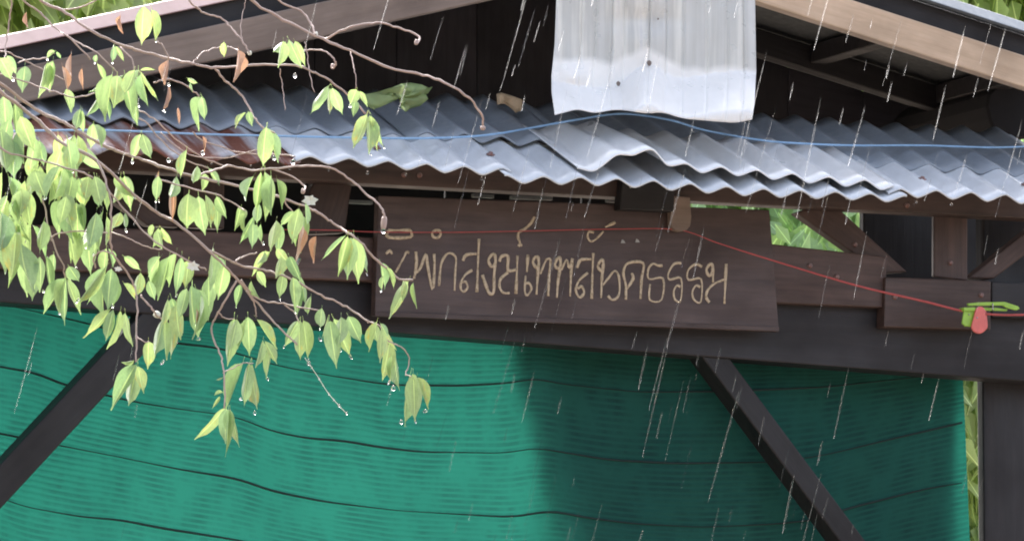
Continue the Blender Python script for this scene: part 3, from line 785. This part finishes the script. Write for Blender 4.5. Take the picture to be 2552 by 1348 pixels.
LEAVES = [
 (358,16,350,108,.55),(378,26,389,103,.42),(137,128,118,146,.7),(140,130,152,146,.6),(118,158,102,240,.4),(132,152,122,228,.5),(0,146,32,196,.7),(18,140,40,185,.55),(62,166,57,232,.45),
 (283,113,270,142,.6),(285,116,280,155,.5),(288,116,308,152,.35),(240,138,236,156,.8),(243,160,260,204,.65),(310,186,230,222,.28),(280,186,266,300,.5),(292,190,290,262,.6),(252,236,220,290,.36),(262,240,272,298,.34),(312,190,330,290,.36),
 (335,176,318,240,.55),(345,176,345,262,.5),(350,176,386,176,.3),(352,182,399,238,.2),(350,186,374,262,.42),(335,245,345,312,.4),(345,180,332,200,.6),
 (498,242,488,315,.42),(503,242,516,296,.48),(468,196,492,208,.5),(474,206,484,226,.5),(558,106,558,142,.65),(705,103,696,168,.55),(720,100,752,166,.5),(712,104,680,132,.5),(735,104,760,160,.35),
 (818,216,774,268,.42),(822,220,822,286,.2),(828,220,852,288,.4),(888,224,872,262,.7),(893,228,910,268,.6),(884,252,879,294,.5),(914,288,893,376,.4),(920,288,923,384,.33),(926,290,956,364,.4),(922,290,940,372,.35),
 (612,282,584,316,.4),(618,280,628,314,.55),(664,318,648,408,.5),(668,320,686,402,.36),(166,222,170,282,.45),(200,272,188,324,.4),(205,276,210,330,.4),(350,335,330,402,.5),(355,335,374,398,.42),(232,310,222,366,.5),(236,312,250,368,.5),
 (10,238,15,330,.55),(38,255,40,350,.5),(22,300,0,392,.5),(58,318,62,404,.5),(88,345,74,424,.5),(30,350,33,440,.55),(98,350,108,412,.5),(2,320,10,420,.5),(50,290,80,370,.45),
 (100,415,72,492,.55),(86,425,112,502,.5),(52,470,58,536,.6),(62,475,76,562,.42),(150,416,112,492,.3),(155,420,138,500,.55),(160,420,182,497,.5),(220,440,206,520,.6),(236,440,252,512,.5),(182,378,196,442,.6),(202,370,252,424,.5),(192,372,180,420,.5),(300,440,286,512,.5),(310,440,326,524,.5),(285,442,336,492,.42),(180,440,170,520,.5),(195,445,215,500,.5),(20,440,30,520,.55),(5,430,2,530,.5),(130,430,120,505,.5),
 (150,500,144,582,.5),(176,500,178,602,.5),(202,508,212,582,.4),(190,505,196,612,.35),(240,530,222,622,.5),(256,530,244,624,.4),(266,540,268,612,.3),(300,530,282,574,.6),(312,530,314,572,.35),(165,490,150,560,.5),
 (2,528,4,640,.5),(26,540,14,690,.42),(40,580,34,700,.45),(48,600,20,718,.3),(52,604,56,740,.4),(76,556,84,654,.6),(82,562,120,642,.3),(88,650,94,750,.42),(100,640,108,724,.45),(116,640,126,732,.3),(134,634,134,682,.6),(20,560,25,650,.5),(70,640,62,735,.4),
 (172,664,196,702,.55),(170,666,176,700,.5),(163,694,118,782,.45),(165,694,154,808,.42),(168,696,196,782,.36),(160,700,148,780,.5),(262,666,192,748,.28),(266,664,236,792,.45),(278,670,262,778,.45),(290,698,280,762,.5),(308,706,332,748,.55),(250,680,222,760,.4),
 (276,770,225,844,.3),(300,776,282,868,.5),(312,780,320,864,.4),(282,772,265,845,.4),(338,908,278,1016,.42),(341,910,320,1016,.48),(334,898,304,906,.4),(345,912,350,980,.4),
 (405,795,388,888,.5),(422,800,437,892,.42),(370,850,369,916,.5),(428,744,458,834,.5),(418,746,402,806,.45),(412,798,405,900,.25),(440,760,442,850,.4),
 (478,714,470,834,.5),(500,734,494,842,.3),(488,720,510,800,.4),(465,720,450,800,.42),(540,680,528,782,.36),(520,690,522,788,.3),(583,794,570,906,.36),(590,796,575,870,.5),(618,790,622,882,.48),(640,796,682,870,.36),(655,848,640,918,.36),(672,868,668,942,.42),(660,850,690,905,.4),(605,905,572,1022,.34),(628,908,635,1026,.42),(622,906,600,992,.3),(612,800,604,872,.4),
 (560,1016,498,1096,.3),(565,1018,556,1102,.42),(575,1022,592,1112,.24),(570,1024,566,1130,.14),(570,1020,575,1090,.45),(555,940,538,944,.5),(555,978,534,986,.5),(548,988,530,1016,.3),
 (742,800,708,862,.46),(748,800,738,882,.42),(756,800,768,892,.32),(822,800,836,906,.4),(832,795,874,886,.42),(868,788,898,852,.5),(802,768,797,818,.5),(818,788,798,842,.2),(850,790,848,870,.4),
 (940,802,928,876,.36),(950,818,948,902,.36),(956,822,984,872,.32),(970,858,954,946,.36),(984,878,987,972,.4),(976,886,970,950,.3),(948,806,966,840,.5),(932,806,940,850,.5),
 (1022,934,992,1056,.34),(1030,934,1036,1048,.4),(1042,940,1060,1022,.24),(1026,932,1034,960,.5),(860,588,806,648,.16),(866,590,842,686,.44),(882,590,888,704,.46),(894,600,914,682,.24),(874,592,862,690,.4),
 (948,654,964,716,.5),(965,668,982,718,.32),(956,688,950,722,.5),(1004,700,994,742,.35),(1018,700,982,784,.28),(1030,704,1042,768,.2),(1012,700,1004,750,.4),
 (650,430,638,522,.46),(660,430,660,548,.42),(676,438,684,532,.5),(645,506,640,552,.6),(632,440,600,500,.36),(690,448,700,520,.3),(470,484,458,556,.7),(495,490,506,584,.55),(545,500,538,574,.3),(540,490,566,542,.42),(512,486,520,560,.45),(465,374,456,440,.5),(492,414,480,452,.6),(520,420,546,462,.5),(505,430,500,478,.6),(440,440,425,500,.5),(395,440,388,500,.5),
 (600,518,584,574,.5),(632,540,600,608,.3),(630,556,632,618,.42),(650,560,656,604,.3),(612,530,604,580,.4),(640,560,622,600,.4),(735,528,698,562,.5),(745,520,724,604,.4),(730,540,737,612,.5),(756,540,744,634,.16),(762,508,762,562,.4),(700,560,690,630,.5),(688,550,670,620,.45),
 (672,628,628,682,.45),(700,640,690,694,.5),(722,640,752,704,.5),(706,680,698,744,.4),(730,690,736,774,.4),(640,676,656,714,.6),(660,628,640,660,.6),(690,620,720,660,.5),(750,690,760,760,.35),(745,710,740,790,.4),(775,738,770,780,.5),
 (395,570,378,616,.6),(392,572,402,624,.5),(402,568,432,606,.42),(265,620,256,682,.55),(270,620,280,664,.5),(310,640,346,676,.5),(400,640,364,684,.42),(396,640,395,722,.5),(422,640,402,742,.4),(440,630,430,714,.4),(452,640,440,734,.3),(530,620,502,722,.34),(542,640,546,694,.5),(560,660,544,744,.45),(600,708,588,764,.4),(626,700,642,748,.4),(380,560,372,590,.5),(470,650,462,720,.5),(350,680,340,740,.4),(370,700,385,745,.4),
]
DRY = [(420,150,421,210,.36),(421,210,409,276,.14),(593,126,590,202,.26),(155,166,164,228,.32),(205,170,206,224,.3),(178,134,175,192,.15),(300,40,303,84,.2),(443,268,446,308,.3),(505,340,507,378,.25),(434,458,430,548,.34),(788,588,787,656,.3),(66,30,68,72,.25),(747,560,742,652,.16),(396,425,396,500,.15),(186,420,188,470,.2),(182,530,186,576,.25),(490,770,486,806,.3)]
rl = random.Random(3)
fill = []
for _ in range(34):                               # more of the dense mass at the left edge
    x = rl.uniform(0, 250); y = rl.uniform(335, 590) - x*.02
    fill.append((x, y, x+rl.uniform(-26, 26), y+rl.uniform(55, 95), rl.uniform(.35, .55)))
def put_leaf(d, me_list, name, drop_p):
    bx, by, tx, ty, wr = d
    dz = -.10 + .20*rl.random()
    a = bpt(bx, by, dz); L = math.hypot(tx-bx, ty-by)*mpp(a)
    b = at(tx, ty, YT+dz+rl.uniform(-.45, .35)*L)
    Z = (b-a); L = Z.length; Z.normalize()
    n = (CAM-a).normalized(); n = (n - Z*n.dot(Z)).normalized()
    n = Matrix.Rotation(rl.gauss(0, .55), 3, Z) @ n
    if rl.random() < .5: n = -n
    X = n.cross(Z).normalized()
    wk = wr*rl.uniform(.88, 1.32)
    M = Matrix((X*L*wk, n*L*.8, Z*L*1.04)).transposed().to_4x4(); M.translation = a
    o = place(name, rl.choice(me_list), None, TREE, M)
    if rl.random() < drop_p:
        r = rl.uniform(2.2, 4.2)*mpp(b)
        Md = Matrix.Translation(b - Vector((0, 0, r*.7))) @ Matrix.Diagonal((r, r, r, 1))
        place('water_drop', DROP, None, o, Md)
    return o
for d in LEAVES + fill: put_leaf(d, LV, 'leaf', .16)
for d in DRY: put_leaf(d, LVD, 'dry_leaf', .35)
# drops on bare twig ends
for px, py, r, dz in ((955,576,6,.05),(1203,322,4,.15),(745,122,3,.1),(740,640,4,.0),(1000,1052,5,0),(735,190,5,.1),(980,968,6,0),(770,906,5,0),(683,395,5,.05),(730,405,6,.05),(420,400,5,.05),(505,382,5,.05)):
    p = bpt(px, py, dz); q = r*mpp(p)
    place('water_drop', DROP, None, TREE, Matrix.Translation(p) @ Matrix.Diagonal((q, q, q, 1)))
# hanging thread with beads of water
P = [bpt(*p_, 0) for p_ in ((760,892),(790,935),(815,975),(840,1005),(864,1030))]
tube('thread', catmull(P, 4), .0006, BUD, TREE, 5)
for t in (.15, .3, .42, .55, .68, .8, 1.0):
    C = catmull(P, 10); p = C[int(t*(len(C)-1))]; r = rl.uniform(.0014, .0024)*(1.5 if t == 1 else 1)
    place('water_drop', DROP, None, TREE, Matrix.Translation(p) @ Matrix.Diagonal((r, r, r, 1)))
# small white blossoms
def blossom(px, py, r, dz):
    c = bpt(px, py, dz); u = mpp(c)*r; V = []; F = []
    for i in range(6):
        a = i*math.pi/3 + px; dirv = (cr*math.cos(a) + cu*math.sin(a)*.7)
        nrm = -cd; tip = c + dirv*u*rl.uniform(.9, 1.3) + nrm*u*.3; s = dirv.cross(nrm).normalized()*u*.34; mid = c + dirv*u*.55 + nrm*u*.25
        k0 = len(V); V += [c, mid+s, tip, mid-s, mid + nrm*u*.12]; F += [(k0,k0+1,k0+4),(k0+1,k0+2,k0+4),(k0+2,k0+3,k0+4),(k0+3,k0,k0+4)]
    wmesh('blossom', V, F, BUD, TREE, True)
blossom(773,500,20,.0); blossom(481,664,17,-.15); blossom(295,670,10,-.15)

# ------------------------------------------------------------------ things lying on the canopy
def crumple(name, outline, Yf, mat, amp, label, cat, seed):
    rn = random.Random(seed); k = len(outline)
    cx = sum(p[0] for p in outline)/k; cy = sum(p[1] for p in outline)/k
    V = []; F = []; UV = []
    rings = 5
    for j in range(1, rings+1):
        f = j/rings
        for i, (x, y) in enumerate(outline):
            p = at(cx+(x-cx)*f, cy+(y-cy)*f, Yf)
            V.append(p + Vector((0, amp*math.sin(i*1.7+f*4+seed)*f + rn.gauss(0, amp*.25), 0)))
            UV.append((((x-cx)*f)/60, ((y-cy)*f)/60))
    V.append(at(cx, cy, Yf)); UV.append((0, 0)); c_ = len(V)-1
    for i in range(k): F.append((c_, i, (i+1) % k))
    for j in range(rings-1):
        for i in range(k): F.append((j*k+i, (j+1)*k+i, (j+1)*k+(i+1) % k, j*k+(i+1) % k))
    o = wmesh(name, V, F, mat, None, True)
    ul = o.data.uv_layers.new(name='UVMap')
    for lp in o.data.loops: ul.data[lp.index].uv = UV[lp.vertex_index]
    s = o.modifiers.new('solid', 'SOLIDIFY'); s.thickness = .0012
    return tag(o, label, cat)
crumple('fallen_leaf', [(898,236),(930,232),(965,222),(1000,210),(1030,205),(1052,212),(1062,222),(1078,216),(1070,232),(1058,238),(1060,250),(1050,262),(1030,268),(1005,281),(992,270),(1012,262),(1000,250),(985,240),(968,232),(955,248),(948,262),(925,276),(912,262)], can_hit(1000,270,.05).y, FOLIAGE_PALE, .012, 'large crumpled green leaf lying on the upper edge of the metal canopy', 'leaf', 3)
crumple('dry_scrap', [(1236,236),(1252,231),(1275,238),(1300,250),(1298,276),(1288,280),(1270,268),(1250,258),(1240,262)], can_hit(1265,275,.02).y, SCRAP, .008, 'small straw coloured scrap lying on the canopy left of the hanging sheet', 'scrap', 8)

# ------------------------------------------------------------------ trees behind
def far_tree(name, px, py, Y, rx, rz, n, size, mat, label, trunk_r=.07, seed=1, cat='tree'):
    rn = random.Random(seed); c = at(px, py, Y)
    root = empty(name, (c.x, c.y, 0)); tag(root, label, cat, 'trees behind the pavilion')
    lobes = [(c + Vector((rn.uniform(-1,1)*rx*.65, rn.uniform(-1,1)*rx*.5, rn.uniform(-1,1)*rz*.65)), rn.uniform(.3,.6)) for _ in range(12)]
    V = []; F = []; UV = []
    for _ in range(n):
        lc, lr = rn.choice(lobes)
        while True:
            q = Vector((rn.uniform(-1,1), rn.uniform(-1,1), rn.uniform(-1,1)))
            if .15 < q.length < 1: break
        p = lc + Vector((q.x*rx*lr, q.y*rx*lr, q.z*rz*lr))
        ax = Vector((rn.gauss(0,.5), rn.gauss(0,.5), -1)).normalized(); sd = ax.cross(Vector((rn.gauss(0,1), rn.gauss(0,1), rn.gauss(0,.3)))).normalized()
        L = size*rn.uniform(.6, 1.35); W = L*rn.uniform(.22,.36); nn = ax.cross(sd)
        k = len(V)
        V += [p, p+ax*L*.45+sd*W+nn*W*.35, p+ax*L, p+ax*L*.45-sd*W+nn*W*.35, p+ax*L*.5]
        UV += [(0,0),(1,.45),(0,1),(-1,.45),(0,.5)]
        F += [(k,k+1,k+4),(k+1,k+2,k+4),(k+2,k+3,k+4),(k+3,k,k+4)]
    o = wmesh('crown', V, F, mat, root, True)
    ul = o.data.uv_layers.new(name='UVMap')
    for lp in o.data.loops: ul.data[lp.index].uv = UV[lp.vertex_index]
    P = [Vector((c.x, c.y, -.05)), Vector((c.x+.06, c.y, c.z*.4)), Vector((c.x-.04, c.y+.03, c.z*.75)), c + Vector((0,0,rz*.5))]
    tube('trunk', catmull(P, 5), lambda t: trunk_r*(1-.75*t), BARK_GREY, root, 9)
    for lc, lr in lobes[:6]:
        tube('limb', catmull([P[2], (P[2]+lc)/2 + Vector((0,0,.08)), lc], 4), lambda t: trunk_r*.4*(1-.7*t), BARK_GREY, root, 6)
    return root
far_tree('broadleaf_tree', 180, -60, 7.5, 1.5, .75, 5200, .17, FOLIAGE_PALE, 'pale green tree rising behind the left slope of the roof', .1, 11)
far_tree('broadleaf_tree', 2560, -90, 8.0, .9, .5, 2400, .17, FOLIAGE_PALE, 'green tree peeping over the right end of the roof', .08, 12)
far_tree('shrub', 1960, 545, 5.2, 1.4, .55, 12000, .12, FOLIAGE, 'green shrub seen through the opening right of the sign', .05, 13, 'shrub')
far_tree('shrub', 2440, 1150, 4.4, .42, .75, 2600, .12, FOLIAGE_PALE, 'pale green shrub seen in the gap beside the right post', .04, 14, 'shrub')

# ------------------------------------------------------------------ rain
rr = random.Random(21); V = []; F = []
for _ in range(210):
    px = rr.uniform(-100, 2650) if rr.random() < .4 else rr.uniform(1050, 2650)
    py = rr.uniform(-60, 1400); Y = -rr.uniform(.4, 3.2)
    p = at(px, py, Y); L = rr.choice([.02,.03,.05,.08,.12]); L *= rr.uniform(.7, 1.3)
    d = (Vector((0,0,-1)) - cr*rr.uniform(.2,.3)).normalized()
    rad = rr.uniform(.0006, .0014)
    tube_vf([p+d*L*t for t in (0, .15, .4, .7, .92, 1)], lambda t, rad=rad: rad*max(.12, math.sin(math.pi*min(1, .1+t*.85))), 5, V, F)
o = wmesh('rain', V, F, RAIN, None, True)
tag(o, 'slender drops of rain falling aslant in front of the pavilion', 'rain', kind='stuff')

S.cycles.filter_width = 1.9
S.render.resolution_x = 1024; S.render.resolution_y = 540
